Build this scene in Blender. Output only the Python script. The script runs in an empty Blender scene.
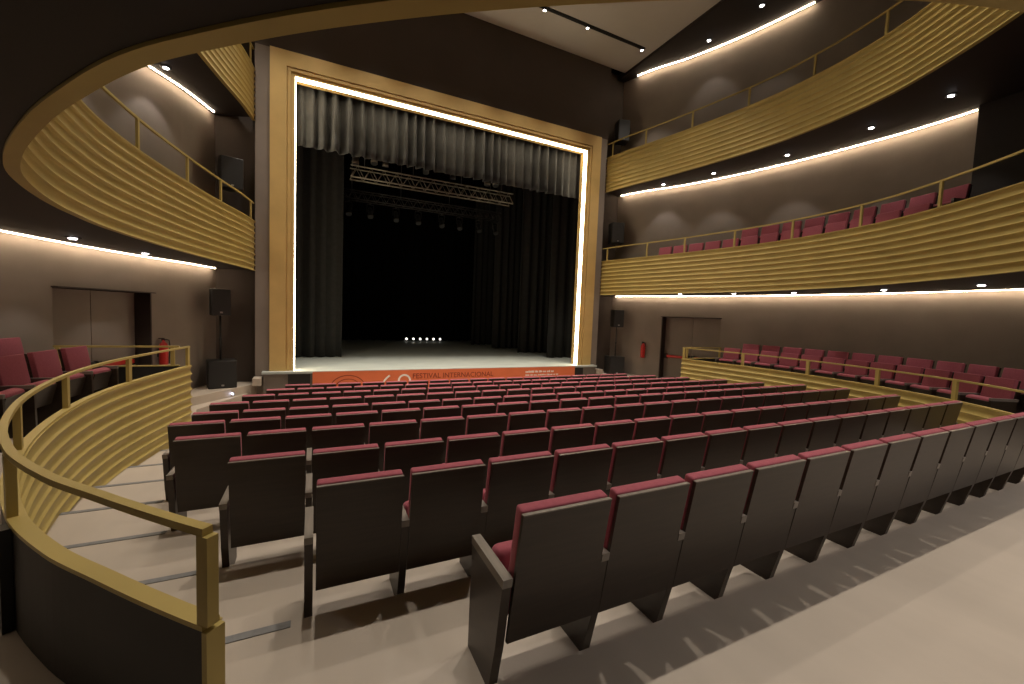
import bpy, math, random
from mathutils import Vector, Matrix
random.seed(7)
S = bpy.context.scene
COL = S.collection
PI = math.pi

# ------------------------------------------------------------------ helpers
class MB:
    """collects shapes, then links them as ONE mesh object"""
    def __init__(s): s.v = []; s.f = []; s.sm = []
    def add(s, vs, fs, smooth=False):
        b = len(s.v); s.v += [tuple(v) for v in vs]
        for f in fs:
            s.f.append([i + b for i in f]); s.sm.append(smooth)
        return s
    def box(s, x0, x1, y0, y1, z0, z1, M=None):
        vs = [(x0,y0,z0),(x1,y0,z0),(x1,y1,z0),(x0,y1,z0),(x0,y0,z1),(x1,y0,z1),(x1,y1,z1),(x0,y1,z1)]
        if M is not None: vs = [M @ Vector(v) for v in vs]
        return s.add(vs, [(0,3,2,1),(4,5,6,7),(0,1,5,4),(1,2,6,5),(2,3,7,6),(3,0,4,7)])
    def rbox(s, x0, x1, y0, y1, z0, z1, r=.02, n=3, M=None):
        """box with rounded edges (superellipsoid-like grid)"""
        cx, cy, cz = (x0+x1)/2, (y0+y1)/2, (z0+z1)/2
        hx, hy, hz = (x1-x0)/2, (y1-y0)/2, (z1-z0)/2
        def axis(h):
            k = min(r, h*.98)
            return [-h + k*(1-math.cos(PI/2*i/n)) for i in range(n+1)] + [h - k*(1-math.cos(PI/2*i/n)) for i in range(n, -1, -1)]
        ax, ay, az = axis(hx), axis(hy), axis(hz)
        idx = {}; vs = []; fs = []
        def P(x, y, z):
            key = (round(x,6), round(y,6), round(z,6))
            if key not in idx:
                k = min(r, hx*.98, hy*.98, hz*.98)
                c = Vector((max(-hx+k, min(hx-k, x)), max(-hy+k, min(hy-k, y)), max(-hz+k, min(hz-k, z))))
                d = Vector((x,y,z)) - c
                q = c + d.normalized()*k if d.length > 1e-9 else c
                q = q + Vector((cx,cy,cz))
                if M is not None: q = M @ q
                idx[key] = len(vs); vs.append(q)
            return idx[key]
        def grid(A, B, fn, flip):
            for i in range(len(A)-1):
                for j in range(len(B)-1):
                    q = [P(*fn(A[i],B[j])), P(*fn(A[i+1],B[j])), P(*fn(A[i+1],B[j+1])), P(*fn(A[i],B[j+1]))]
                    q = list(dict.fromkeys(q))
                    if len(q) > 2: fs.append(q[::-1] if flip else q)
        grid(ax, ay, lambda a,b:(a,b,hz), False); grid(ax, ay, lambda a,b:(a,b,-hz), True)
        grid(ay, az, lambda a,b:(hx,a,b), False); grid(ay, az, lambda a,b:(-hx,a,b), True)
        grid(az, ax, lambda a,b:(b,hy,a), False); grid(az, ax, lambda a,b:(b,-hy,a), True)
        return s.add(vs, fs, True)
    def prism(s, poly, axis, a, b, M=None):
        """poly extruded from a to b along axis ('x': poly=(y,z), 'y': (x,z), 'z': (x,y))"""
        n = len(poly)
        def mk(p, t):
            v = {'x': (t,p[0],p[1]), 'y': (p[0],t,p[1]), 'z': (p[0],p[1],t)}[axis]
            return M @ Vector(v) if M is not None else v
        vs = [mk(p, a) for p in poly] + [mk(p, b) for p in poly]
        return s.add(vs, [tuple(range(n))[::-1], tuple(range(n, 2*n))] + [(i,(i+1)%n,n+(i+1)%n,n+i) for i in range(n)])
    def tube(s, p, q, r, n=10, r2=None, M=None):
        p, q = Vector(p), Vector(q); r2 = r if r2 is None else r2
        d = (q-p).normalized(); u = d.orthogonal().normalized(); w = d.cross(u)
        vs = [p + (u*math.cos(2*PI*i/n)+w*math.sin(2*PI*i/n))*r for i in range(n)] + [q + (u*math.cos(2*PI*i/n)+w*math.sin(2*PI*i/n))*r2 for i in range(n)]
        if M is not None: vs = [M @ v for v in vs]
        s.add(vs, [(i,(i+1)%n,n+(i+1)%n,n+i) for i in range(n)], True)
        return s.add(vs, [tuple(range(n))[::-1], tuple(range(n,2*n))])
    def lathe(s, prof, n=16, M=None):
        """prof = [(r,z)] about z"""
        vs = []
        for r, z in prof: vs += [Vector((r*math.cos(2*PI*i/n), r*math.sin(2*PI*i/n), z)) for i in range(n)]
        if M is not None: vs = [M @ v for v in vs]
        fs = []
        for k in range(len(prof)-1):
            fs += [(k*n+i, k*n+(i+1)%n, (k+1)*n+(i+1)%n, (k+1)*n+i) for i in range(n)]
        s.add(vs, fs, True)
        m = len(prof)-1
        return s.add(vs, [tuple(range(n))[::-1], tuple(range(m*n, m*n+n))])
    def sweep(s, path, prof, smooth=False, caps=True):
        """path = [((x,y),(nx,ny))]; prof = closed list of (offset along n, z)"""
        m = len(prof); vs = []
        for (x,y),(nx,ny) in path:
            vs += [(x+nx*o, y+ny*o, z) for o, z in prof]
        fs = []
        for k in range(len(path)-1):
            for i in range(m):
                j = (i+1) % m
                fs.append((k*m+i, k*m+j, (k+1)*m+j, (k+1)*m+i))
        s.add(vs, fs, smooth)
        if caps:
            l = (len(path)-1)*m
            s.add(vs, [tuple(range(m))[::-1], tuple(range(l, l+m))])
        return s
    def build(s, name, mat, parent=None, recalc=True):
        me = bpy.data.meshes.new(name)
        me.from_pydata([tuple(v) for v in s.v], [], s.f)
        me.polygons.foreach_set('use_smooth', s.sm)
        if recalc:
            import bmesh
            bm = bmesh.new(); bm.from_mesh(me)
            bmesh.ops.remove_doubles(bm, verts=bm.verts, dist=1e-6)
            bmesh.ops.recalc_face_normals(bm, faces=bm.faces)
            bm.to_mesh(me); bm.free()
        me.materials.append(mat)
        o = bpy.data.objects.new(name, me); COL.objects.link(o)
        if parent: o.parent = parent
        return o

def tag(o, label, cat, group=None, kind=None):
    o['label'] = label; o['category'] = cat
    if group: o['group'] = group
    if kind: o['kind'] = kind
    return o
def thing(name, label, cat, loc=(0,0,0), rz=0, group=None):
    o = bpy.data.objects.new(name, None); COL.objects.link(o)
    o.location = loc; o.rotation_euler = (0,0,rz); o.empty_display_size = .1
    return tag(o, label, cat, group)
def struct(o, label, cat):
    o['kind'] = 'structure'; o['label'] = label; o['category'] = cat
    return o
def dup(root, loc, rz, label, group):
    r = root.copy(); COL.objects.link(r); r.location = loc; r.rotation_euler = (0,0,rz)
    r['label'] = label; r['group'] = group
    for ch in list(root.children):
        c = ch.copy(); COL.objects.link(c); c.parent = r
        for g in ch.children:
            d = g.copy(); COL.objects.link(d); d.parent = c
    return r
ORD = 'first second third fourth fifth sixth seventh eighth ninth tenth eleventh twelfth thirteenth fourteenth fifteenth sixteenth seventeenth eighteenth nineteenth twentieth twenty-first'.split()

# ------------------------------------------------------------------ materials
def mat(name, col, rough=.6, metal=0., noise=0., nscale=8., bump=0., bscale=60., emit=None, estr=0., sheen=0., spec=.5, aniso=None, stretch=None):
    m = bpy.data.materials.new(name); m.use_nodes = True
    nt = m.node_tree; b = nt.nodes['Principled BSDF']
    b.inputs['Base Color'].default_value = (*col, 1)
    b.inputs['Roughness'].default_value = rough
    b.inputs['Metallic'].default_value = metal
    b.inputs['Specular IOR Level'].default_value = spec
    if sheen:
        b.inputs['Sheen Weight'].default_value = sheen
        b.inputs['Sheen Roughness'].default_value = .4
        b.inputs['Sheen Tint'].default_value = (*[min(1, c*2+.3) for c in col], 1)
    if noise or bump:
        tc = nt.nodes.new('ShaderNodeTexCoord')
        src = tc.outputs['Object']
        if stretch:
            mp = nt.nodes.new('ShaderNodeMapping'); mp.inputs['Scale'].default_value = stretch
            nt.links.new(src, mp.inputs['Vector']); src = mp.outputs['Vector']
    if noise:
        n = nt.nodes.new('ShaderNodeTexNoise'); n.inputs['Scale'].default_value = nscale; n.inputs['Detail'].default_value = 5
        nt.links.new(src, n.inputs['Vector'])
        r = nt.nodes.new('ShaderNodeValToRGB')
        r.color_ramp.elements[0].position = .3; r.color_ramp.elements[1].position = .7
        r.color_ramp.elements[0].color = (*[c*(1-noise) for c in col], 1)
        r.color_ramp.elements[1].color = (*[min(1, c*(1+noise)) for c in col], 1)
        nt.links.new(n.outputs['Fac'], r.inputs['Fac']); nt.links.new(r.outputs['Color'], b.inputs['Base Color'])
    if bump:
        n2 = nt.nodes.new('ShaderNodeTexNoise'); n2.inputs['Scale'].default_value = bscale; n2.inputs['Detail'].default_value = 3
        nt.links.new(src, n2.inputs['Vector'])
        bp = nt.nodes.new('ShaderNodeBump'); bp.inputs['Strength'].default_value = bump; bp.inputs['Distance'].default_value = .01
        nt.links.new(n2.outputs['Fac'], bp.inputs['Height']); nt.links.new(bp.outputs['Normal'], b.inputs['Normal'])
    if emit:
        b.inputs['Emission Color'].default_value = (*emit, 1); b.inputs['Emission Strength'].default_value = estr
    return m
M = dict(
 wall   = mat('brown_wall_panel', (.245,.205,.172), .75, noise=.08, nscale=1.2, bump=.05),
 dark   = mat('dark_soffit_unlit_wall', (.020,.014,.011), .7, noise=.06, nscale=2),
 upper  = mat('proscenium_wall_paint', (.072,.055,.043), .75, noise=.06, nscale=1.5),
 ceil   = mat('pale_ceiling_paint', (.56,.53,.47), .8, noise=.03, nscale=1),
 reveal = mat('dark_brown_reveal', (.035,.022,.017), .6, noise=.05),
 gold   = mat('gold_lacquer', (.45,.345,.108), .42, metal=.2, noise=.06, nscale=2.5),
 bronze = mat('bronze_gold_frame', (.66,.46,.175), .45, metal=.15, noise=.06, nscale=2),
 floor  = mat('beige_floor_covering', (.475,.41,.34), .5, noise=.07, nscale=2.6, bump=.04, stretch=(1,.35,1)),
 nosing = mat('grey_step_nosing', (.20,.20,.20), .5, noise=.1, nscale=30),
 stage  = mat('grey_stage_boards', (.43,.47,.445), .55, noise=.12, nscale=3, stretch=(.4,3,1)),
 stagew = mat('stage_front_paint', (.15,.125,.105), .7, noise=.05),
 black  = mat('black_enamel', (.012,.011,.010), .45, noise=.1),
 grille = mat('speaker_grille', (.018,.018,.018), .6, noise=.15, nscale=80, bump=.2, bscale=200),
 panel  = mat('dark_walnut_panel', (.033,.0215,.0135), .36, noise=.18, nscale=5, stretch=(.6,.6,8)),
 edge   = mat('highlit_walnut_edge', (.20,.175,.15), .32, noise=.18, nscale=5, stretch=(8,.6,.6)),  # paler than the walnut: light caught on edges and armrests is painted in
 cloth  = mat('burgundy_upholstery', (.34,.088,.115), .85, noise=.08, nscale=40, bump=.15, bscale=250, sheen=.35, spec=.2),
 darkp  = mat('dark_brown_parapet_back', (.016,.011,.009), .55, noise=.1, nscale=3),
 val    = mat('grey_velour', (.050,.050,.050), .9, noise=.1, nscale=6, sheen=.3, spec=.1),
 drape  = mat('black_velour', (.036,.036,.034), .95, noise=.1, nscale=6, sheen=.15, spec=.1),
 back   = mat('black_backcloth', (.006,.006,.006), .95, noise=.1, nscale=4, spec=.05),
 alu    = mat('aluminium_tube', (.17,.15,.12), .45, metal=.8, noise=.05),
 orange = mat('orange_banner_vinyl', (.70,.165,.06), .6, noise=.04, nscale=3),
 ink    = mat('dark_red_print', (.22,.03,.012), .7, noise=.05),
 white  = mat('white_print', (.85,.80,.75), .6, noise=.03),
 red    = mat('red_gloss_paint', (.50,.025,.02), .35, noise=.05),
 steel  = mat('brushed_steel', (.5,.5,.5), .35, metal=.9, noise=.05, nscale=30),
 cove   = mat('warm_led_diffuser', (.9,.8,.7), .5, noise=.01, emit=(1,.78,.54), estr=36),
 pros   = mat('warm_white_led_diffuser', (.9,.85,.75), .5, noise=.01, emit=(1,.85,.60), estr=18),
 lens   = mat('lit_downlight_lens', (.9,.9,.9), .3, noise=.01, emit=(1,.93,.95), estr=22),
 blue   = mat('lit_step_light_lens', (.9,.9,1), .3, noise=.01, emit=(.65,.7,1), estr=6),
 foot   = mat('lit_footlight_lens', (.9,.9,.9), .3, noise=.01, emit=(1,.95,.85), estr=2.2),
)

# ------------------------------------------------------------------ plan of the horseshoe
FP = [(5.83,11.7),(5.97,10.8),(6.25,9.6),(6.55,8.1),(6.75,6.8),(6.83,5.8),(6.82,5.2),(6.72,4.2),(6.47,3.15),(6.16,2.44),(5.70,1.635),(5.40,1.18),(5.0,.645),(4.6,.25),(4.21,-.08),(3.75,-.415),(3.25,-.725),(2.68,-1.015),(1.9,-1.265),(1.3,-1.39),(.65,-1.475),(0,-1.5)]
WP = [(6.8,12.1),(7.25,10.9),(7.85,9.75),(8.42,8.2),(8.75,6.9),(8.97,5.8),(9.07,5.0),(9.17,3.9),(9.14,2.9),(9.05,2.2),(9.0,1.0),(8.95,0),(8.9,-1),(8.5,-2.2),(7.8,-3.2),(6.5,-4),(5.5,-4.4),(4.5,-4.7),(3.5,-4.9),(2.2,-5),(1.1,-5.02),(0,-5.03)]
def full(P): return P + [(-x,y) for x,y in P[-2::-1]]
def spline(P, k=6):
    out = []
    for i in range(len(P)-1):
        p0 = P[max(i-1,0)]; p1 = P[i]; p2 = P[i+1]; p3 = P[min(i+2,len(P)-1)]
        d1 = math.dist(p0,p1) or 1; d2 = math.dist(p1,p2); d3 = math.dist(p2,p3) or 1
        m1 = [((p2[c]-p0[c])/(d1+d2) if i>0 else (p2[c]-p1[c])/d2)*d2 for c in (0,1)]
        m2 = [((p3[c]-p1[c])/(d2+d3) if i<len(P)-2 else (p2[c]-p1[c])/d2)*d2 for c in (0,1)]
        for j in range(k):
            t = j/k; h = (2*t**3-3*t*t+1, t**3-2*t*t+t, -2*t**3+3*t*t, t**3-t*t)
            out.append(tuple(h[0]*p1[c]+h[1]*m1[c]+h[2]*p2[c]+h[3]*m2[c] for c in (0,1)))
    out.append(P[-1]); return out
K = 6
FR = spline(full(FP), K); WA = spline(full(WP), K)       # right end ... back ... left end
def normals(P):
    out = []
    for i in range(len(P)):
        a = P[max(i-1,0)]; b = P[min(i+1,len(P)-1)]
        tx, ty = b[0]-a[0], b[1]-a[1]; l = math.hypot(tx,ty)
        out.append((-ty/l, tx/l))      # outward (away from the hall)
    return out
FN = normals(FR)
if FN[len(FR)//2][1] > 0: FN = [(-a,-b) for a,b in FN]
WN = normals(WA)
if WN[len(WA)//2][1] > 0: WN = [(-a,-b) for a,b in WN]
NF = len(FR); MID = NF//2
def arc(side, y0, y1):
    """front curve of one side between two Y values (y0 > y1), ends cut exactly; side 'R' or 'L'"""
    rng = range(0, MID+1) if side == 'R' else range(NF-1, MID-1, -1)
    pts = [(FR[i], FN[i]) for i in rng]; out = []
    for (p,n),(q,m) in zip(pts, pts[1:]):
        for Y in (y0, y1):
            if (p[1]-Y)*(q[1]-Y) < 0:
                t = (p[1]-Y)/(p[1]-q[1])
                out.append(((p[0]+(q[0]-p[0])*t, Y), (n[0]+(m[0]-n[0])*t, n[1]+(m[1]-n[1])*t)))
        if y1 <= q[1] <= y0: out.append((q,m))
    if pts[0][0][1] <= y0: out.insert(0, pts[0])
    return out
def front_x(Y):
    """half width of the horseshoe at Y"""
    for i in range(MID):
        a, b = FR[i], FR[i+1]
        if a[1] >= Y >= b[1]: return a[0]+(b[0]-a[0])*(a[1]-Y)/(a[1]-b[1]+1e-9)
    return 5.83 if Y > 0 else 0
def at_y(side, Y):
    x = front_x(Y); i = min(range(MID+1), key=lambda k: abs(FR[k][1]-Y))
    n = FN[i]
    return ((x, Y), n) if side == 'R' else ((-x, Y), (-n[0], n[1]))

def rib_profile(z0, z1, n, base=.03, depth=.036, back=.075, sub=6):
    """closed profile: scalloped gold ribs on the hall side, flat back"""
    out = [(back, z1), (back, z0)]
    tot = n*sub
    for i in range(tot+1):
        t = i/tot*n; c = abs(math.sin(PI*t))
        out.append((base - depth*(1-c**.55), z0 + (z1-z0)*i/tot))
    return out
def boxprof(o0, o1, z0, z1): return [(o0,z0),(o1,z0),(o1,z1),(o0,z1)]

def post(mb, side, Y, z0, z1, rad=.055, tan=.09, off=.045, at=None):
    (x,y), n = (at or at_y)(side, Y)
    a = math.atan2(n[1], n[0])
    Mx = Matrix.Translation((x+n[0]*off, y+n[1]*off, 0)) @ Matrix.Rotation(a, 4, 'Z')
    return mb.box(-rad/2, rad/2, -tan/2, tan/2, z0, z1, Mx)

# ------------------------------------------------------------------ floor
ROWY = {10:0., 9:.971, 8:1.893, 7:2.89, 6:3.856, 5:4.819, 4:5.82, 3:6.825, 2:7.83, 1:8.831}
TOP  = {10:1., 9:.867, 8:.76, 7:.679, 6:.582, 5:.476, 4:.39, 3:.303, 2:.217, 1:.131}
FZ = {k: v-1 for k, v in TOP.items()}
NSEAT = {10:13, 9:16, 8:18, 7:20, 6:21, 5:21, 4:21, 3:20, 2:19, 1:18}
STEP = {k: (.07 if k == 10 else .16) for k in range(1, 11)}
STAGE_Y, STAGE_Z = 11.42, .05
mb = MB()
def tier(y0, y1, z, zl):
    """tier of the rake from y0 (back) to y1 (front, towards the stage), riser at y1"""
    n = 14; L = []; 
    for i in range(n+1):
        Y = y0+(y1-y0)*i/n; x = front_x(Y)+.05; L.append((x, Y))
    vs = [(-x,Y,z) for x,Y in L]+[(x,Y,z) for x,Y in L]
    fs = [(i, n+1+i, n+2+i, i+1) for i in range(n)]
    b = len(vs); x = L[-1][0]
    vs += [(-x,y1,z),(x,y1,z),(x,y1,zl),(-x,y1,zl)]; fs.append((b,b+1,b+2,b+3))
    mb.add(vs, fs)
edges = []
for k in range(10, 0, -1):
    y0 = .065 if k == 10 else ROWY[k]+STEP[k+1]
    y1 = ROWY[k-1]+STEP[k] if k > 1 else STAGE_Y+.05
    tier(y0, y1, FZ[k], FZ[k-1] if k > 1 else FZ[k]-.02)
    if k > 1: edges.append((k, y1, FZ[k]))
# flat floor of the side boxes and behind the last row, out to the walls (ends at Y=8.05)
idx = [i for i in range(NF) if FR[i][1] <= 8.1]
ring = []
for i in idx: ring.append((FR[i][0]+FN[i][0]*.035, FR[i][1]+FN[i][1]*.035, .12)); 
ringw = [(WA[i][0]+WN[i][0]*.05, WA[i][1]+WN[i][1]*.05, .12) for i in idx]
BACK_Y = .07
BACK = True
mb.add(ring+ringw, [(i, i+1, len(idx)+i+1, len(idx)+i) for i in range(len(idx)-1)])
# raised floor behind the last row, inside the horseshoe
n = 16; L = []
for i in range(n+1):
    Y = BACK_Y + (-1.495-BACK_Y)*i/n; L.append((front_x(Y)+.06, Y))
vs = [(-x,Y,.119) for x,Y in L]+[(x,Y,.119) for x,Y in L]+[(-L[0][0],BACK_Y,-.01),(L[0][0],BACK_Y,-.01)]
mb.add(vs, [(i, n+1+i, n+2+i, i+1) for i in range(n)]+[(0, n+1, 2*n+3, 2*n+2)])
for s in (-1, 1):
    pl = [(6.52,8.07),(8.75,8.07),(8.2,10.2),(7.3,11.4),(6.85,12.3),(5.6,12.3),(6.12,11.0),(6.72,9.6)]
    mb.prism([(s*x,y) for x,y in pl], 'z', -.9, -.5)
    pl = [(8.8,8.07),(8.9,8.4),(8.2,10.6),(6.9,12.25),(5.6,12.3),(5.83,11.66),(6.86,10.06),(7.5,9.1),(8.2,8.07)]
    mb.prism([(s*x,y) for x,y in pl], 'z', -.6, -.3)
struct(mb.build('floor', M['floor']), 'pale beige stepped auditorium floor', 'floor')
# grey nosings in the two aisles
tn = 1
for k, y1, z in edges[:7]:
    xe = NSEAT[k-1]*.275 + .07
    for s, sd in ((-1,'left'), (1,'right')):
        xo = front_x(y1)-.02
        if xo - xe < .08: continue
        t = MB().box(min(s*xo,s*xe), max(s*xo,s*xe), y1-.05, y1+.004, z-.02, z+.006).build('trim_%d' % tn, M['nosing']); tn += 1
        struct(t, 'dark grey step nosing in the %s aisle' % sd, 'step nosing')

# ------------------------------------------------------------------ walls
DOORY = (10.08, 8.24)
def wi(Y, lo=0):
    return min(range(MID+1), key=lambda k: abs(WA[k][1]-Y))
d0, d1 = wi(DOORY[0]), wi(DOORY[1])
jog = wi(2.38)
HW = 11.6
for side in ('right', 'left'):
    mir = (lambda p: p) if side == 'right' else (lambda p: (-p[0],)+tuple(p[1:]))
    mb = MB()
    def strip(i0, i1, z0, z1, off=0.):
        P = [(WA[i][0]+WN[i][0]*off, WA[i][1]+WN[i][1]*off) for i in range(i0, i1+1)]
        vs = [mir((x,y,z0)) for x,y in P]+[mir((x,y,z1)) for x,y in P]; n = len(P)
        mb.add(vs, [(i,i+1,n+i+1,n+i) for i in range(n-1)])
    strip(0, d0, -1, 3); strip(d0, d1, 2.05, 3); strip(d1, MID, -1, 3)
    strip(0, jog, 3, HW); 
    a = WA[jog]; n = WN[jog]
    # return beside the proscenium
    w = mb.build('wall_'+side, M['wall'], recalc=False)
    struct(w, 'curved brown side wall on the %s of the hall' % side, 'wall')
    mb = MB(); strip(jog, MID, 3, HW, -.3)  # unlit stretch of wall: its shade is painted in with the dark material
    mb.add([mir((a[0],a[1],3)), mir((a[0]-n[0]*.3,a[1]-n[1]*.3,3)), mir((a[0]-n[0]*.3,a[1]-n[1]*.3,HW)), mir((a[0],a[1],HW))], [(0,1,2,3)])
    struct(mb.build('wall_rear_'+side, M['dark'], recalc=False), 'rear wall of the balconies on the %s, painted dark for shade' % side, 'wall')
    # door recess
    A, B = Vector(mir((*WA[d0],0))), Vector(mir((*WA[d1],0)))
    t = (B-A).normalized(); nn = Vector((t.y,-t.x,0)); 
    if nn.x*A.x < 0: nn = -nn
    dep = .36; L = (B-A).length
    Mx = Matrix(((t.x, nn.x, 0, A.x),(t.y, nn.y, 0, A.y),(0,0,1,0),(0,0,0,1)))
    if side == 'right': pass
    mb = MB()
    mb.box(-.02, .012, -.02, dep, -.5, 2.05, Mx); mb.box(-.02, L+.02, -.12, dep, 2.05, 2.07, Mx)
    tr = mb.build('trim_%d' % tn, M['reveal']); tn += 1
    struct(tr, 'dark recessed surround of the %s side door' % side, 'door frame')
    d = thing('door_1' if side == 'right' else 'door_2', 'brown double exit door recessed in the %s side wall' % side, 'door'); d['kind'] = 'structure'
    for a, b in ((.02, L/2-.006), (L/2+.006, L-.02)):
        MB().box(a, b, dep-.05, dep, -.5, 2.04, Mx).build('door_leaf', M['wall'], d)
        pb = MB().rbox(a+.12, b-.06, dep-.14, dep-.09, .50, .60, .02, 2, Mx).build('push_bar', M['red'], d); pb['label'] = 'red push bar'
        h = MB().box(a+.03, a+.13, dep-.15, dep-.05, .47, .64, Mx)
        h.box(b-.10, b-.03, dep-.15, dep-.05, .47, .64, Mx); h.build('latch_box', M['black'], pb)

# proscenium wall (opening 5.49 x 8.82) with pilaster returns
PY = 11.72
mb = MB()
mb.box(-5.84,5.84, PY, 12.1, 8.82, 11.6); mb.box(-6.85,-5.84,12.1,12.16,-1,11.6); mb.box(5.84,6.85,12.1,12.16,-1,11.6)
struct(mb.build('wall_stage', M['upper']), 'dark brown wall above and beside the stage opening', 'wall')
for s, sd in ((-1,'left'),(1,'right')):
    mb = MB().box(min(s*5.84,s*5.49), max(s*5.84,s*5.49), PY, 12.1, -1, 8.82)
    struct(mb.build('trim_%d' % tn, M['wall']), 'grey brown pilaster on the %s of the gold stage frame' % sd, 'pilaster'); tn += 1
mb = MB()
mb.add([(-6.5,-6,11.5),(6.5,-6,11.5),(6.5,PY,11.5),(-6.5,PY,11.5),(-6.5,-6,11.62),(6.5,-6,11.62),(6.5,PY,11.62),(-6.5,PY,11.62)],[(0,3,2,1),(4,5,6,7),(0,1,5,4),(1,2,6,5),(2,3,7,6),(3,0,4,7)])
struct(mb.build('ceiling', M['ceil']), 'pale ceiling slab over the stalls', 'ceiling')
for s in (-1, 1):
    mb = MB().box(min(s*6.5,s*10), max(s*6.5,s*10), -6, 12.1, 11.4, 11.62)
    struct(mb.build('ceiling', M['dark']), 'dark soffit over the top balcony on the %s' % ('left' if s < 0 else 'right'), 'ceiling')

# ------------------------------------------------------------------ balconies
def ringmesh(mb, o_in, z0, z1, o_out=.06):
    """solid ring slab between the front curve (offset o_in outward) and the wall"""
    vs = []
    for i in range(NF):
        a = (FR[i][0]+FN[i][0]*o_in, FR[i][1]+FN[i][1]*o_in); b = (WA[i][0]+WN[i][0]*o_out, WA[i][1]+WN[i][1]*o_out)
        vs += [(a[0],a[1],z0),(b[0],b[1],z0),(b[0],b[1],z1),(a[0],a[1],z1)]
    fs = []
    for k in range(NF-1):
        for i in range(4): j = (i+1)%4; fs.append((k*4+i,k*4+j,k*4+4+j,k*4+4+i))
    l = (NF-1)*4
    fs += [(3,2,1,0),(l,l+1,l+2,l+3)]
    return mb.add(vs, fs)
PATH = [(FR[i],FN[i]) for i in range(NF)]
LEVEL = {1:(2.82,4.15,4.65), 2:(6.80,8.12,8.66)}
for lv, (zb, zt, zr) in LEVEL.items():
    nm = 'first' if lv == 1 else 'second'
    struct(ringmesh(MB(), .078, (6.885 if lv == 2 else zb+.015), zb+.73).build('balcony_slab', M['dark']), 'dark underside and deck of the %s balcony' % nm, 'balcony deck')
    bal = thing('balcony_parapet', 'curved gold ribbed balcony front of the %s, %s' % (('lower balcony','running round the hall above the stalls') if lv == 1 else ('upper balcony','just below the ceiling')), 'balcony front', (0,5,zb))
    def P(mbx, name, m, par=bal):
        o = mbx.build(name, m); o.parent = par; o.matrix_parent_inverse = Matrix.Translation((0,-5,-zb)); return o
    P(MB().sweep(PATH, rib_profile(zb, zt-.02, 9, sub=8)), 'ribbed_panel', M['gold'])
    P(MB().sweep(PATH, boxprof(-.01, .10, zt-.02, zt)), 'cap', M['gold'])
    P(MB().sweep(PATH, boxprof(.025, .06, zr-.035, zr)), 'handrail', M['gold'])
    for Y in ((11.45,9.7,8.3,6.7,5.1,3.5,2.0) if lv == 1 else (11.45,10.0,8.3,6.57,4.87,3.33,2.0)):
        for sd in 'LR':
            P(post(MB(), sd, Y, zt, zr-.03, .035, .05, .043), 'post', M['gold'])
# stepped seating deck on the first balcony and in the side boxes
def deck(name, side, y0, y1, o0, o1, z0, z1, label):
    pth = arc(side, y0, y1)
    struct(MB().sweep(pth, boxprof(o0, o1, z0, z1)).build(name, M['darkp']), label, 'seating step')

# ------------------------------------------------------------------ barriers round the stalls
BP = [(6.46,8.1),(6.675,6.75),(6.785,5.66),(6.735,4.52),(6.50,3.28),(6.155,2.25),(5.785,1.50),(5.43,1.0),(5.14,.68),(4.905,.43),(4.655,.18),(4.4,-.05)]
BC = spline(BP, 6)
BN = [(-a,-b) if a < 0 else (a,b) for a,b in normals(BC)]
def barc(side, y0, y1):
    s = 1 if side == 'R' else -1
    out = [((s*p[0],p[1]),(s*n[0],n[1])) for p, n in zip(BC, BN) if y1 <= p[1] <= y0]
    return [((s*bx(y0)[0][0],y0),(s*bx(y0)[1][0],bx(y0)[1][1]))] + out + [((s*bx(y1)[0][0],y1),(s*bx(y1)[1][0],bx(y1)[1][1]))]
def bx(Y):
    for (a,na),(b,nb) in zip(zip(BC,BN), list(zip(BC,BN))[1:]):
        if a[1] >= Y >= b[1]:
            t = (a[1]-Y)/(a[1]-b[1]+1e-9)
            return (a[0]+(b[0]-a[0])*t, Y), (na[0]+(nb[0]-na[0])*t, na[1]+(nb[1]-na[1])*t)
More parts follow.
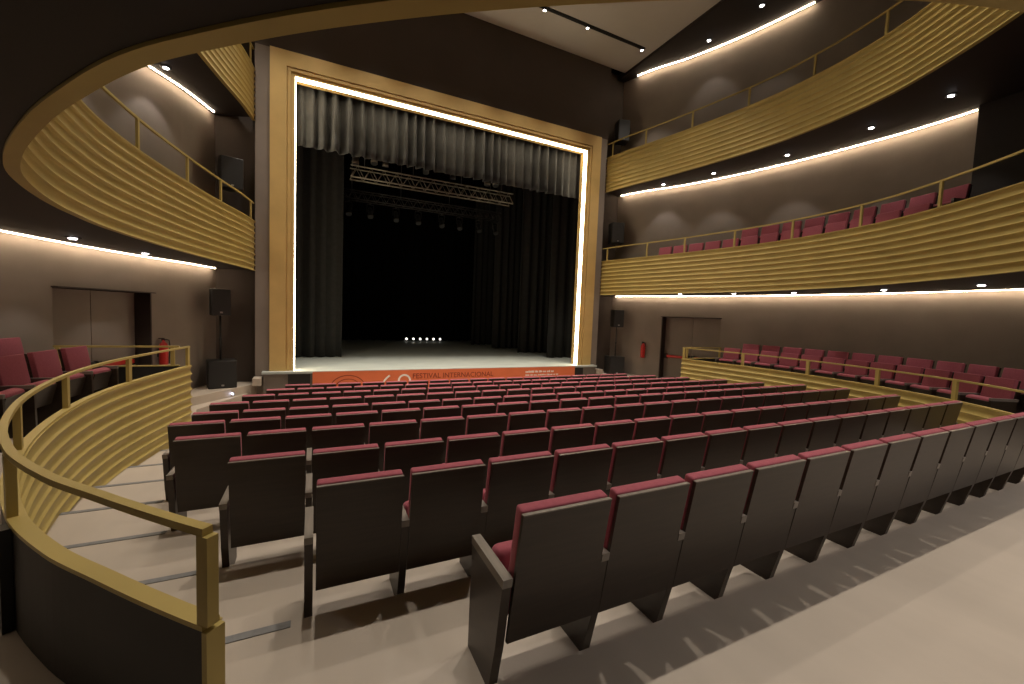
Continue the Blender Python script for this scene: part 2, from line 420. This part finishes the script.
def barrier(side):
    sd = 'left' if side == 'L' else 'right'
    yend = .20
    pth = barc(side, 8.05, yend)
    zt, zr = .69, 1.055
    def bat(sd_, Y):
        p, n = bx(Y); k = 1 if sd_ == 'R' else -1
        return (k*p[0], Y), (k*n[0], n[1])
    t = thing('parapet', 'curved gold ribbed parapet with handrail along the %s side of the stalls' % sd, 'parapet', (0,4,0))
    def P(mbx, name, m, par=t):
        o = mbx.build(name, m); o.parent = par; o.matrix_parent_inverse = Matrix.Translation((0,-4,0)); return o
    P(MB().sweep(pth, rib_profile(-.66, zt-.02, 9, base=.018, depth=.036, back=.042, sub=10)), 'ribbed_panel', M['gold'])
    P(MB().sweep(pth, boxprof(-.006, .060, zt-.02, zt)), 'cap', M['gold'])
    P(MB().sweep(pth, boxprof(.043, .056, .122, zt-.02)), 'outer_panel', M['darkp'])['label'] = 'dark brown outer face'
    P(MB().sweep(pth, boxprof(.018, .056, zr-.03, zr)), 'handrail', M['gold'])
    for Y in (8.0, 6.15, 4.4, 2.85, 1.5):
        P(post(MB(), side, Y, zt, zr-.03, .042, .075, .038, bat), 'post', M['gold'])
    (x,y), n = pth[-1]
    a = math.atan2(n[1], n[0]); Mx = Matrix.Translation((x,y,0)) @ Matrix.Rotation(a,4,'Z')
    s = 1 if side == 'R' else -1
    # end plate and end post
    lo, hi = (-.025, .0) if side == 'R' else (0, .025)
    P(MB().box(-.007, .062, lo, hi, .0, zt-.021, Mx), 'end_plate', M['gold'])
    lo, hi = (-.025,.03) if side == 'R' else (-.03,.025)
    P(MB().box(.016, .058, lo, hi, zt, zr-.029, Mx), 'post', M['gold'])
    lo, hi = (-.03, -.002) if side == 'R' else (.002, .03)
    # dark cover below the second post, on the outer face
    (x,y), n = bat(side, 1.42)
    a = math.atan2(n[1], n[0]); My = Matrix.Translation((x,y,0)) @ Matrix.Rotation(a,4,'Z')
    P(MB().box(.057, .10, -.05, .05, .122, zt-.02, My), 'post_cover', M['black'])['label'] = 'black post cover'
    return t
barrier('L'); barrier('R')
for s, sd in ((-1,'left'), (1,'right')):
    # rail closing the box at its stage end
    c = thing('end_rail', 'dark low screen with gold rail closing the %s box towards the stage' % sd, 'railing', (s*7.5,8.1,0))
    x0, x1 = 6.66, 8.38
    def X(a, b): return (min(s*a,s*b)-s*7.5, max(s*a,s*b)-s*7.5)
    MB().box(*X(x0,x1), -.03, .03, .122, .67).build('screen_panel', M['black'], c)['label'] = 'black screen panel'
    MB().box(*X(x0,x1), -.04, .04, .67, .69).build('cap', M['gold'], c)
    MB().box(*X(x0,x1), -.02, .02, 1.02, 1.055).build('handrail', M['gold'], c)
    for px in (x0+.1, x1-.05): MB().box(*X(px-.03,px+.03), -.02, .02, .69, 1.02).build('post', M['gold'], c)

# ------------------------------------------------------------------ cove lighting
def cove(name, label, side, z, i0, i1, off=-.11):
    P = [(WA[i], WN[i]) for i in range(i0, i1+1)]
    if side == 'L': P = [((-p[0],p[1]),(-n[0],n[1])) for p, n in P]
    o = MB().sweep(P, boxprof(off-.016, off+.016, z-.014, z)).build('cove_led_strip', M['cove'])
    tag(o, label, 'led strip')
for side, sd in (('L','left'), ('R','right')):
    cove('c', 'warm cove light strip above the %s side wall under the lower balcony' % sd, side, 2.832, 1, wi(.2))
    cove('c', 'warm cove light strip above the %s side wall under the upper balcony' % sd, side, 6.88, 1, jog-1)
    cove('c', 'warm cove light strip at the top of the %s side wall under the ceiling' % sd, side, 11.39, 3, wi(6.1))

DL = MB().lathe([(.10,0),(.10,-.012),(.07,-.016),(.07,0)], 14)
def downlight(x, y, z, label, group, cone=75):
    t = thing('downlight', label, 'downlight', (x,y,z), 0, group)
    o = bpy.data.objects.new('trim_ring', DLM); COL.objects.link(o); o.parent = t
    o = bpy.data.objects.new('lens', DLL); COL.objects.link(o); o.parent = t; o.location = (0,0,-.0165)
    l = bpy.data.lights.new('downlight_beam', 'SPOT'); l.energy = SOFFIT_W; l.color = (1,.92,.86); l.spot_size = math.radians(cone); l.spot_blend = .35; l.shadow_soft_size = .04
    lo = bpy.data.objects.new('beam', l); COL.objects.link(lo); lo.parent = t; lo.location = (0,0,-.06)
_o = DL.build('trim_ring', M['black']); DLM = _o.data; bpy.data.objects.remove(_o)
_o = MB().lathe([(.052,.0),(.052,-.006),(.035,-.016)], 14).build('lens', M['lens']); DLL = _o.data; bpy.data.objects.remove(_o)
SOFFIT_W = 22
d1 = [(6.7,8.5),(7.35,7.0),(7.75,5.45),(7.8,3.45),(7.4,1.75)]
d2 = [(7.1,9.95),(7.62,8.25),(8.08,6.15),(8.08,4.13),(7.75,2.6)]
d3 = [(7.56,8.75),(7.6,6.95)]
for z, lst, ln in ((2.834,d1,'under the lower balcony'), (6.885,d2,'under the upper balcony'), (11.4,d3,'in the soffit below the ceiling')):
    for sgn, sd in ((1,'right'), (-1,'left')):
        for k, (x,y) in enumerate(lst):
            if sgn < 0: x, y = {2:[(7.82,7.38),(7.42,9.08)], 6:[(7.27,9.95),(7.6,8.3)]}.get(int(z), lst)[k] if k < 2 else (x, y)
            if sgn < 0 and (z > 7 or (z < 3 and k > 1) or (3 < z < 7 and k > 1)): continue
            SOFFIT_W = 40 if 3 < z < 7 else 28
            downlight(sgn*x, y, z, 'small lit downlight %s on the %s, %s from the stage' % (ln, sd, ORD[k]), 'downlights '+ln)

for k, (x, y) in enumerate(((5.5,-.5),(3.9,-1.55),(2.0,-2.1),(0,-2.3),(-2.0,-2.1))):
    SOFFIT_W = 48
    downlight(x, y, 2.834, 'small lit downlight in the soffit behind the back row, %s from the right' % ORD[k], 'downlights behind the back row', 125)
# ceiling slot tracks
def track(x0, x1, y, label, spots, W, cone=88, tilt=0):
    t = thing('ceiling_track', label, 'track light', (0,y,11.5))
    MB().box(x0, x1, -.06, .06, -.03, .0).build('slot', M['black'], t)
    for x in spots:
        h = MB().tube((x,0,-.03),(x,0,-.10),.05,12).build('track_spot', M['black'], t)
        MB().tube((x,0,-.101),(x,0,-.106),.042,12).build('lens', M['lens'], h)
        l = bpy.data.lights.new('track_beam', 'SPOT'); l.energy = W; l.color = (1,.89,.76); l.spot_size = math.radians(cone); l.spot_blend = .9; l.shadow_soft_size = .09
        lo = bpy.data.objects.new('beam', l); COL.objects.link(lo); lo.parent = t; lo.location = (x,0,-.14); lo.rotation_euler = (math.radians(tilt),0,0)
SP = (-4.2,-1.4,1.4,4.2)
track(-6.1, 6.1, 10.25, 'black slot with small lit spots in the pale ceiling near the stage', (-6,-4.4,-2.8,-1.2,.4,2.03,3.66,6.0), 760, 72, -3)
track(-5, 5, 7.8, 'black slot with small lit spots in the pale ceiling over the front rows', SP, 560)
track(-5, 5, 5.2, 'black slot with small lit spots in the pale ceiling over the middle rows', SP, 330)
track(-5, 5, 2.4, 'black slot with small lit spots in the pale ceiling over the rear rows', SP, 780)

# ------------------------------------------------------------------ stage
mb = MB().box(-7, 7, PY+.4, 25.2, STAGE_Z-.1, STAGE_Z)
mb.box(-5.66, 5.66, STAGE_Y, PY+.4, STAGE_Z-.06, STAGE_Z)
struct(mb.build('stage_floor', M['stage']), 'grey boarded stage floor', 'stage floor')
mb = MB().box(-5.62, 5.62, STAGE_Y+.03, PY, -.9, STAGE_Z-.061)
struct(mb.build('stage_riser_wall', M['stagew']), 'dark grey brown front wall of the stage', 'stage front')
mb = MB().box(-7,7,25.2,25.3,0,12.5); mb.box(-7.1,-7,12.1,25.3,0,12.5); mb.box(7,7.1,12.1,25.3,0,12.5); mb.box(-7.1,7.1,12.1,25.3,12.5,12.6)
struct(mb.build('wall_stage_house', M['back']), 'black walls of the stage house', 'wall')
for s, sd in ((-1,'left'),(1,'right')):
    b = MB().box(min(s*5.66,s*5.86), max(s*5.66,s*5.86), 11.3, 11.7, -.3, -.1)
    tag(b.build('stage_step', M['floor']), 'small pale step block at the %s corner of the stage' % sd, 'step')
    b = MB().box(s*4.74-.28, s*4.74+.28, STAGE_Y+.012, STAGE_Y+.028, -.8, STAGE_Z-.07)
    tag(b.build('vent_panel', M['black']), 'dark panel in the stage front %s of the orange banner' % sd, 'panel')

# proscenium frame
fr = thing('proscenium_frame', 'large gold frame round the stage opening with inner light strip', 'proscenium frame', (0,PY,STAGE_Z))
FO, FT = 5.49, 8.80
def frame_piece(name, o0, o1, y0, y1, m):
    """U-shaped piece from o0 (outer inset) to o1 (inner inset)"""
    mb = MB()
    xo, xi = FO-o0, FO-o1; zo, zi = FT-o0-STAGE_Z, FT-o1-STAGE_Z
    for s in (-1,1):
        mb.prism([(s*xo,0),(s*xi,0),(s*xi,zi),(s*xo,zo)], 'y', y0, y1)
    mb.prism([(-xo,zo),(-xi,zi),(xi,zi),(xo,zo)], 'y', y0, y1)
    return mb.build(name, m, fr)
frame_piece('outer_band', 0, .40, -.10, .36, M['bronze'])
frame_piece('groove', .40, .43, -.06, .36, M['bronze'])
frame_piece('inner_band', .43, .50, -.085, .36, M['bronze'])
frame_piece('groove', .50, .53, -.05, .36, M['bronze'])
frame_piece('jamb', .53, .60, -.06, .38, M['bronze'])
frame_piece('led_strip', .60, .617, -.03, .15, M['pros'])['label'] = 'glowing warm light strip'

# ------------------------------------------------------------------ stage curtains
def curtain(name, label, x0, x1, y, z0, z1, m, wave=.35, amp=.10, taper=1., yaw=0., seed=0, group=None, cat='curtain'):
    rnd = random.Random(seed); t = thing(name, label, cat, ((x0+x1)/2, y, z0), yaw, group)
    w = x1-x0; n = max(24, int(w/wave*10)); rows = 8; vs = []; fs = []
    ph = rnd.random()*6
    for k in range(rows+1):
        z = (z1-z0)*k/rows
        for i in range(n+1):
            u = i/n; X = -w/2+w*u
            q = 2*PI*X/wave+ph + .9*math.sin(X*1.9+seed)+.5*math.sin(X*4.3+2*seed)
            a = amp*(.65+.35*math.sin(X*2.7+seed*1.7))*(1-.35*k/rows*taper)
            dy = a*(math.sin(q)+.3*math.sin(2*q+.7))
            dz = .012*math.sin(q) if k == 0 else 0
            vs.append((X+.03*math.cos(q)*(1-k/rows), dy, z+dz))
    W1 = n+1
    fs = [(k*W1+i, k*W1+i+1, (k+1)*W1+i+1, (k+1)*W1+i) for k in range(rows) for i in range(n)]
    o = MB().add(vs, fs, True).build('cloth', m, t)
    sm = o.modifiers.new('thick', 'SOLIDIFY'); sm.thickness = .02
    MB().tube((-w/2,0,z1-z0+.02),(w/2,0,z1-z0+.02),.03,8).build('batten', M['black'], t)
    return t
curtain('valance_curtain', 'pleated grey valance curtain hanging across the top of the stage', -5.3, 5.3, 12.35, 6.60, 8.6, M['val'], .33, .19, .4, seed=3)
curtain('leg_curtain', 'tall black leg curtain nearest the hall at the left of the stage', -5.9, -3.42, 15.2, STAGE_Z+.02, 9.3, M['drape'], .42, .10, seed=5, group='black stage legs')
for k, (y, xi) in enumerate(((14.2,5.0),(16.6,4.7),(19.0,4.35),(21.6,4.1))):
    curtain('leg_curtain', 'tall black leg curtain at the right of the stage, %s from the front' % ORD[k], xi, 6.9, y, STAGE_Z+.02, 9.3, M['drape'], .42, .10, seed=11+k, group='black stage legs')
curtain('leg_curtain', 'tall black leg curtain at the left of the stage, behind the nearest left one', -6.9, -4.1, 19.0, STAGE_Z+.02, 9.3, M['drape'], .42, .10, seed=21, group='black stage legs')
curtain('backdrop_curtain', 'black backdrop curtain across the rear of the stage', -6.9, 6.9, 24.7, STAGE_Z+.02, 11, M['back'], .5, .08, seed=31)

# trusses
def truss(x0, x1, y, z, h, label, m):
    t = thing('lighting_truss', label, 'truss', ((x0+x1)/2, y, z)); L = (x1-x0)/2
    for dy, dz in ((-h/2,0),(h/2,0),(-h/2,h),(h/2,h)):
        MB().tube((-L,dy,dz),(L,dy,dz),.025,8).build('chord', m, t)
    for dy in (-h/2, h/2):
        n = int(2*L/(h*1.1)); mb = MB()
        for i in range(n):
            a = -L+2*L*i/n; b = -L+2*L*(i+1)/n; c = (a+b)/2
            mb.tube((a,dy,0),(c,dy,h),.012,6); mb.tube((c,dy,h),(b,dy,0),.012,6)
        mb.build('lacing', m, t)
    for x in (-L*.85, -L*.3, L*.3, L*.85):
        MB().tube((x,0,h),(x,0,12.5-z),.012,6).build('hanger', M['black'], t)
truss(-3.35, 2.45, 13.1, 6.14, .36, 'pale lighting truss hanging behind the valance curtain', M['alu'])
truss(-3.6, 3.2, 15.9, 6.15, .32, 'dim second lighting truss farther back on the stage', M['black'])
def lantern(x, y, z, tilt, label, m, yaw=0):
    t = thing('stage_spotlight', label, 'stage light', (x,y,z), yaw, 'stage lights on the trusses')
    R = Matrix.Rotation(tilt, 4, 'X')
    MB().lathe([(.0,.22),(.07,.2),(.09,.1),(.09,-.12),(.11,-.14),(.11,-.24)], 14, R).build('body', m, t)
    MB().lathe([(.0,-.235),(.09,-.235),(.10,-.242)], 14, R).build('lens', M['grille'], t)
    b = MB().box(-.13,-.115,-.02,.02,0,.3); b.box(.115,.13,-.02,.02,0,.3); b.box(-.13,.13,-.02,.02,.29,.305); b.build('yoke', M['black'], t)
    MB().tube((0,0,.305),(0,0,.38),.03,8).build('clamp', M['black'], t)
for k, (x, m) in enumerate(((-3.2,M['alu']),(-2.62,M['alu']),(-2.25,M['alu']),(-.9,M['black']),(.1,M['black']),(1.42,M['alu']),(1.74,M['alu']))):
    lantern(x, 13.1, 6.52 + (.42 if k != 0 else .3), math.radians(random.uniform(-25,30)), '%s stage light upright on the pale truss, %s from the left' % ('silver' if m is M['alu'] else 'black', ORD[k]), m)
for k, x in enumerate((-3.2,-2.4,-1.4,-.5,.5,1.3,2.2,3.0)):
    lantern(x, 15.9, 5.74, math.radians(-30), 'dark stage light hanging under the rear truss, %s from the left' % ORD[k], M['black'])
for k in range(6):
    t = thing('footlight', 'small lit lamp on the stage floor at the rear, %s from the left' % ORD[k], 'stage light', (.72+.42*k, 23.9, STAGE_Z), 0, 'lamps on the stage floor')
    b = MB().box(-.09,.09,-.05,.08,0,.03); b.box(-.1,-.08,-.02,.02,0,.2); b.box(.08,.1,-.02,.02,0,.2); b.build('bracket', M['black'], t)
    MB().tube((0,.09,.16),(0,-.07,.16),.085,12).build('housing', M['black'], t)
    MB().tube((0,-.071,.16),(0,-.08,.16),.07,12).build('lens', M['foot'], t)

# ------------------------------------------------------------------ banner
bn = thing('stage_banner', 'orange festival banner along the front of the stage', 'banner', (0,STAGE_Y-.012,-.36))
bw0, bw1, bh = -4.40, 4.62, .39
MB().box(bw0, bw1, 0, .012, -.42, bh).build('banner_cloth', M['orange'], bn)
def text(body, x, z, size, m, name, bold=0.):
    cu = bpy.data.curves.new(name, 'FONT'); cu.body = body; cu.size = size; cu.extrude = .001; cu.offset = bold
    o = bpy.data.objects.new('t', cu); COL.objects.link(o)
    dg = bpy.context.evaluated_depsgraph_get(); me = bpy.data.meshes.new_from_object(o.evaluated_get(dg))
    bpy.data.objects.remove(o)
    me.name = name; me.materials.clear(); me.materials.append(m)
    r = bpy.data.objects.new(name, me); COL.objects.link(r); r.parent = bn
    r.rotation_euler = (PI/2,0,0); r.location = (x, -.003, z); return r
text('69', -2.60, -.46, 1.08, M['white'], 'number', -.022)
text('FESTIVAL INTERNACIONAL', -1.55, .12, .228, M['ink'], 'lettering', .001)
mb = MB(); rnd = random.Random(4)                    # small white print, too fine to read
for zz, h, x1 in ((.20,.075,4.0), (.09,.05,4.35)):
    x = 2.5
    while x < 2.5+(x1-2.5)*.75:
        w_ = rnd.uniform(.03,.07); mb.box(x, x+w_, -.004, -.001, zz, zz+h*rnd.uniform(.7,1)); x += w_+rnd.choice((.015,.015,.05))
mb.build('small_print', M['white'], bn)
mb = MB()
for r0 in (.16,.27,.38):
    n = 26
    for i in range(n):
        a, b = PI*i/n, PI*(i+1)/n
        mb.add([(-3.45+1.25*math.cos(q)*rr, -.002, -.12+rr*math.sin(q)) for q, rr in ((a,r0),(b,r0),(b,r0+.02),(a,r0+.02))], [(0,1,2,3)])
mb.build('emblem', M['ink'], bn, recalc=False)

# ------------------------------------------------------------------ seats
PX = .55; HP = .2495
def build_seat():
    t = thing('theatre_seat', 'seat', 'theatre seat')
    TT = .17
    def yb(z): return -.018+TT*(.962-z)            # rear face of the back board
    p = [(yb(.962),.962),(yb(.27),.27),(yb(.27)+.022,.27),(yb(.962)+.022,.962)]
    MB().prism(p, 'x', -HP, HP).build('back_panel', M['panel'], t)
    MB().box(-HP, HP, yb(.965)-.001, yb(.965)+.0225, .9625, .968).build('edge_highlight', M['edge'], t)  # added pale strip: painted highlight along the top edge of the board
    # upholstered back, a little taller than the board, rounded
    Mx = Matrix.Translation((0, yb(.97)+.023, .976)) @ Matrix.Rotation(math.atan(TT), 4, 'X')
    MB().rbox(-HP+.002, HP-.002, .0, .066, -.57, .0, .014, 3, Mx).build('back_cushion', M['cloth'], t)
    # tipped-up seat
    Mx = Matrix.Translation((0, .28, .40)) @ Matrix.Rotation(math.radians(-14), 4, 'X')
    seat = MB().rbox(-.235, .235, -.06, .07, -.10, .24, .045, 3, Mx).build('seat_cushion', M['cloth'], t)
    MB().box(-.215, .215, .07, .082, -.08, .2, Mx).build('seat_shell', M['panel'], seat)
    # side panel carrying the arm, rear edge flush with the back board
    side([-PX/2], t)
    return t
def side(xs, t):
    for x in xs:
        prof = [(.047,.602),(.100,.27),(.135,.13),(.165,.0),(.465,.0),(.45,.602)]
        sp = MB().prism(prof, 'x', x-.0235, x+.0235).build('side_panel', M['panel'], t)
        MB().prism([(.032,.648),(.040,.602),(.455,.602),(.455,.648)], 'x', x-.0245, x+.0245).build('armrest', M['edge'], sp)
proto = build_seat()
endp = thing('theatre_seat', 'x', 'theatre seat')     # carries the closing side panel, used only as a source
side([PX/2], endp)
endpanel = endp.children[0]
used = [False]
def seat(x, y, z, rz, label, group, last=False, first=False):
    if not used[0]:
        used[0] = True; o = proto; o.location = (x,y,z); o.rotation_euler = (0,0,rz); o['label'] = label; o['group'] = group
    else:
        o = dup(proto, (x,y,z), rz, label, group)
    for c in o.children:                        # the end panel of a row stands a little wider
        if c.name.startswith('side_panel'): c.location.x = -.014 if first else 0
    if last:
        c = endpanel.copy(); COL.objects.link(c); c.parent = o; c.location.x = .014
        for g in endpanel.children:
            d = g.copy(); COL.objects.link(d); d.parent = c
    return o
ROWN = {1:'front stalls row', 2:'second stalls row', 3:'third stalls row', 4:'fourth stalls row', 5:'fifth stalls row', 6:'fifth-last stalls row', 7:'fourth-last stalls row', 8:'third-last stalls row', 9:'second-last stalls row', 10:'rearmost stalls row'}
for r in range(1, 11):
    n = NSEAT[r]; sh = {10:.048, 9:.036, 8:.012, 7:.002, 6:-.008, 5:-.014}.get(r, -.018)
    for k in range(n):
        x = -n*PX/2 + PX*(k+.5) + sh
        seat(x, ROWY[r], FZ[r], 0, 'burgundy theatre seat with dark back, %s from the left in the %s' % (ORD[k], ROWN[r]), 'seats in the '+ROWN[r], k == n-1, k == 0)

def side_row(side, off, z, y0, y1, pitch, what, group, start=0.):
    pth = arc(side, y0, y1)
    pts = [((p[0]+n[0]*off, p[1]+n[1]*off), n) for p, n in pth]
    d = start; acc = 0.; k = 0; tot = sum(math.dist(a[0],b[0]) for a,b in zip(pts,pts[1:]))
    cnt = int((tot-start)/pitch)+1
    for (a,na),(b,nb) in zip(pts, pts[1:]):
        L = math.dist(a,b)
        while acc <= d < acc+L and k < cnt:
            t = (d-acc)/L; x = a[0]+(b[0]-a[0])*t; y = a[1]+(b[1]-a[1])*t
            nx, ny = na[0]+(nb[0]-na[0])*t, na[1]+(nb[1]-na[1])*t
            rz = math.atan2(-ny,-nx)-PI/2         # local +Y faces the hall
            seat(x, y, z, rz, 'burgundy seat %s, %s from the stage end' % (what, ORD[k]), group, (k == 0) if side == 'R' else (k == cnt-1))
            k += 1; d += pitch
        acc += L
for side, sd in (('L','left'), ('R','right')):
    yb0 = 4.3 if side == 'L' else 1.3
    deck('seating_step', side, 7.95, .9, 1.52, 2.1, .12, .26, 'upper dark step under the rear %s box seats' % sd)
    side_row(side, 1.12, .12, 7.08, yb0, .575 if side == 'R' else .66, 'in the front row of the %s side box' % sd, 'front %s box seats' % sd)
    side_row(side, 1.78, .26, 6.85, yb0, .615 if side == 'R' else .70, 'in the rear row of the %s side box' % sd, 'rear %s box seats' % sd)
deck('seating_step', 'R', 9.9, 1.2, .5, 1.45, 3.60, 3.62, 'low dark step under the front balcony seats on the right')
deck('seating_step', 'R', 9.0, 1.2, 1.5, 2.1, 3.62, 4.0, 'upper dark step under the rear balcony seats on the right')
side_row('R', 1.1, 3.62, 9.6, 2.85, .59, 'in the front row of the right lower balcony', 'front balcony seats')
side_row('R', 1.72, 4.0, 7.1, 2.95, .62, 'in the rear row of the right lower balcony', 'rear balcony seats')
for c in list(endpanel.children): bpy.data.objects.remove(c)
bpy.data.objects.remove(endpanel); bpy.data.objects.remove(endp)

# ------------------------------------------------------------------ loudspeakers
def cabinet(name, label, x, y, z, w, d, h, rz, cat='loudspeaker', sub=False, bracket=None):
    t = thing(name, label, cat, (x,y,z), rz)
    MB().rbox(-w/2, w/2, -d/2, d/2, 0, h, .02, 2).build('cabinet', M['black'], t)
    MB().box(-w/2+.025, w/2-.025, -d/2-.012, -d/2+.004, .03, h-.03).build('grille', M['grille'], t)
    MB().box(-.03, .03, -d/2-.016, -d/2-.011, .06, .10).build('badge', M['steel'], t)
    if bracket:
        mb = MB().box(-.04,.04, d/2-.01, d/2+bracket, h*.4, h*.6); mb.build('wall_bracket', M['black'], t)
    return t
for s, sd in ((-1,'left'), (1,'right')):
    cabinet('subwoofer', 'black subwoofer on the low platform in the %s corner by the stage' % sd, (6.45 if s > 0 else -6.55), 11.35, -.3, .62, .55, .72, s*-.25, 'subwoofer')
    p = thing('speaker_pole', 'thin black pole on the %s subwoofer carrying a loudspeaker' % sd, 'speaker pole', ((6.5 if s > 0 else -6.58),11.38,.42))
    MB().tube((0,0,0),(0,0,1.16),.022,10).build('tube', M['black'], p)
    MB().tube((0,0,.5),(0,0,.58),.034,10).build('collar', M['black'], p)
    cabinet('loudspeaker', 'black loudspeaker on a pole over the %s subwoofer' % sd, (6.5 if s > 0 else -6.58), 11.38, 1.58, .42, .38, .68, s*-.3)
    cabinet('loudspeaker', 'black loudspeaker on the wall at the %s end of the lower balcony' % sd, s*6.36, 11.55, 4.86, .50, .42, .80, s*-.3, bracket=.34)
    cabinet('loudspeaker', 'black loudspeaker on the wall at the %s end of the upper balcony' % sd, s*6.38, 11.55, 8.75, .46, .42, .80, s*-.3, bracket=.34)
    # extinguisher hung on the side wall
    i = wi(10.75 if s > 0 else 10.35); w = WA[i]; n = WN[i]
    e = thing('fire_extinguisher', 'red fire extinguisher hung on the %s side wall between door and loudspeaker' % sd, 'fire extinguisher', (s*(w[0]-n[0]*.1), w[1]-n[1]*.1, .42))
    MB().lathe([(.03,.0),(.08,.01),(.085,.04),(.085,.42),(.07,.50),(.03,.54),(.025,.58)], 16).build('cylinder', M['red'], e)
    b = MB().box(-.035,.035,-.02,.02,.57,.61); b.box(-.09,.02,-.012,.012,.61,.63); b.build('valve', M['black'], e)
    b = MB(); pp = [(.03,0,.6),(.1,0,.58),(.115,0,.45),(.105,0,.15),(.1,0,.05)]
    for a, c in zip(pp, pp[1:]): b.tube(a, c, .012, 8)
    b.build('hose', M['black'], e)
    MB().box(-.06,.06,.06,.1,.2,.3, Matrix.Rotation(math.atan2(n[1], s*n[0])-PI/2,4,'Z')).build('hanger', M['black'], e)
# step light in the riser by the left subwoofer
t = thing('step_light', 'tiny bluish step light in the platform edge below the left subwoofer', 'step light', (-6.24,10.93,-.42), -.97+PI)
MB().box(-.06,.06,-.012,.01,-.035,.035).build('housing', M['steel'], t)
MB().box(-.045,.045,.010,.016,-.022,.022).build('lens', M['blue'], t)

# ------------------------------------------------------------------ world, camera, view
w = bpy.data.worlds.new('World'); S.world = w; w.use_nodes = True
w.node_tree.nodes['Background'].inputs['Color'].default_value = (1,.85,.7,1)
w.node_tree.nodes['Background'].inputs['Strength'].default_value = 0.0
cam = bpy.data.cameras.new('Camera'); co = bpy.data.objects.new('Camera', cam); COL.objects.link(co)
yaw, pitch, roll = math.radians(25.719), math.radians(-3.64), math.radians(2.24)
fw = Vector((math.sin(yaw)*math.cos(pitch), math.cos(yaw)*math.cos(pitch), math.sin(pitch)))
r = Vector((math.cos(yaw), -math.sin(yaw), 0)); u = r.cross(fw)
r2 = r*math.cos(roll)+u*math.sin(roll); u2 = -r*math.sin(roll)+u*math.cos(roll)
Mc = Matrix((( r2.x,u2.x,-fw.x,-4.356),(r2.y,u2.y,-fw.y,-1.5995),(r2.z,u2.z,-fw.z,1.864),(0,0,0,1)))
co.matrix_world = Mc
cam.sensor_fit = 'HORIZONTAL'; cam.sensor_width = 36; cam.lens = 36*411.0/1024
cam.clip_start = .05; cam.clip_end = 200
S.camera = co
S.view_settings.view_transform = 'Standard'; S.view_settings.look = 'None'
S.view_settings.gamma = 1; S.view_settings.use_curve_mapping = False
S.view_settings.exposure = 0.0
S.cycles.max_bounces = 8; S.cycles.diffuse_bounces = 4; S.cycles.sample_clamp_indirect = 4
S.cycles.use_denoising = True
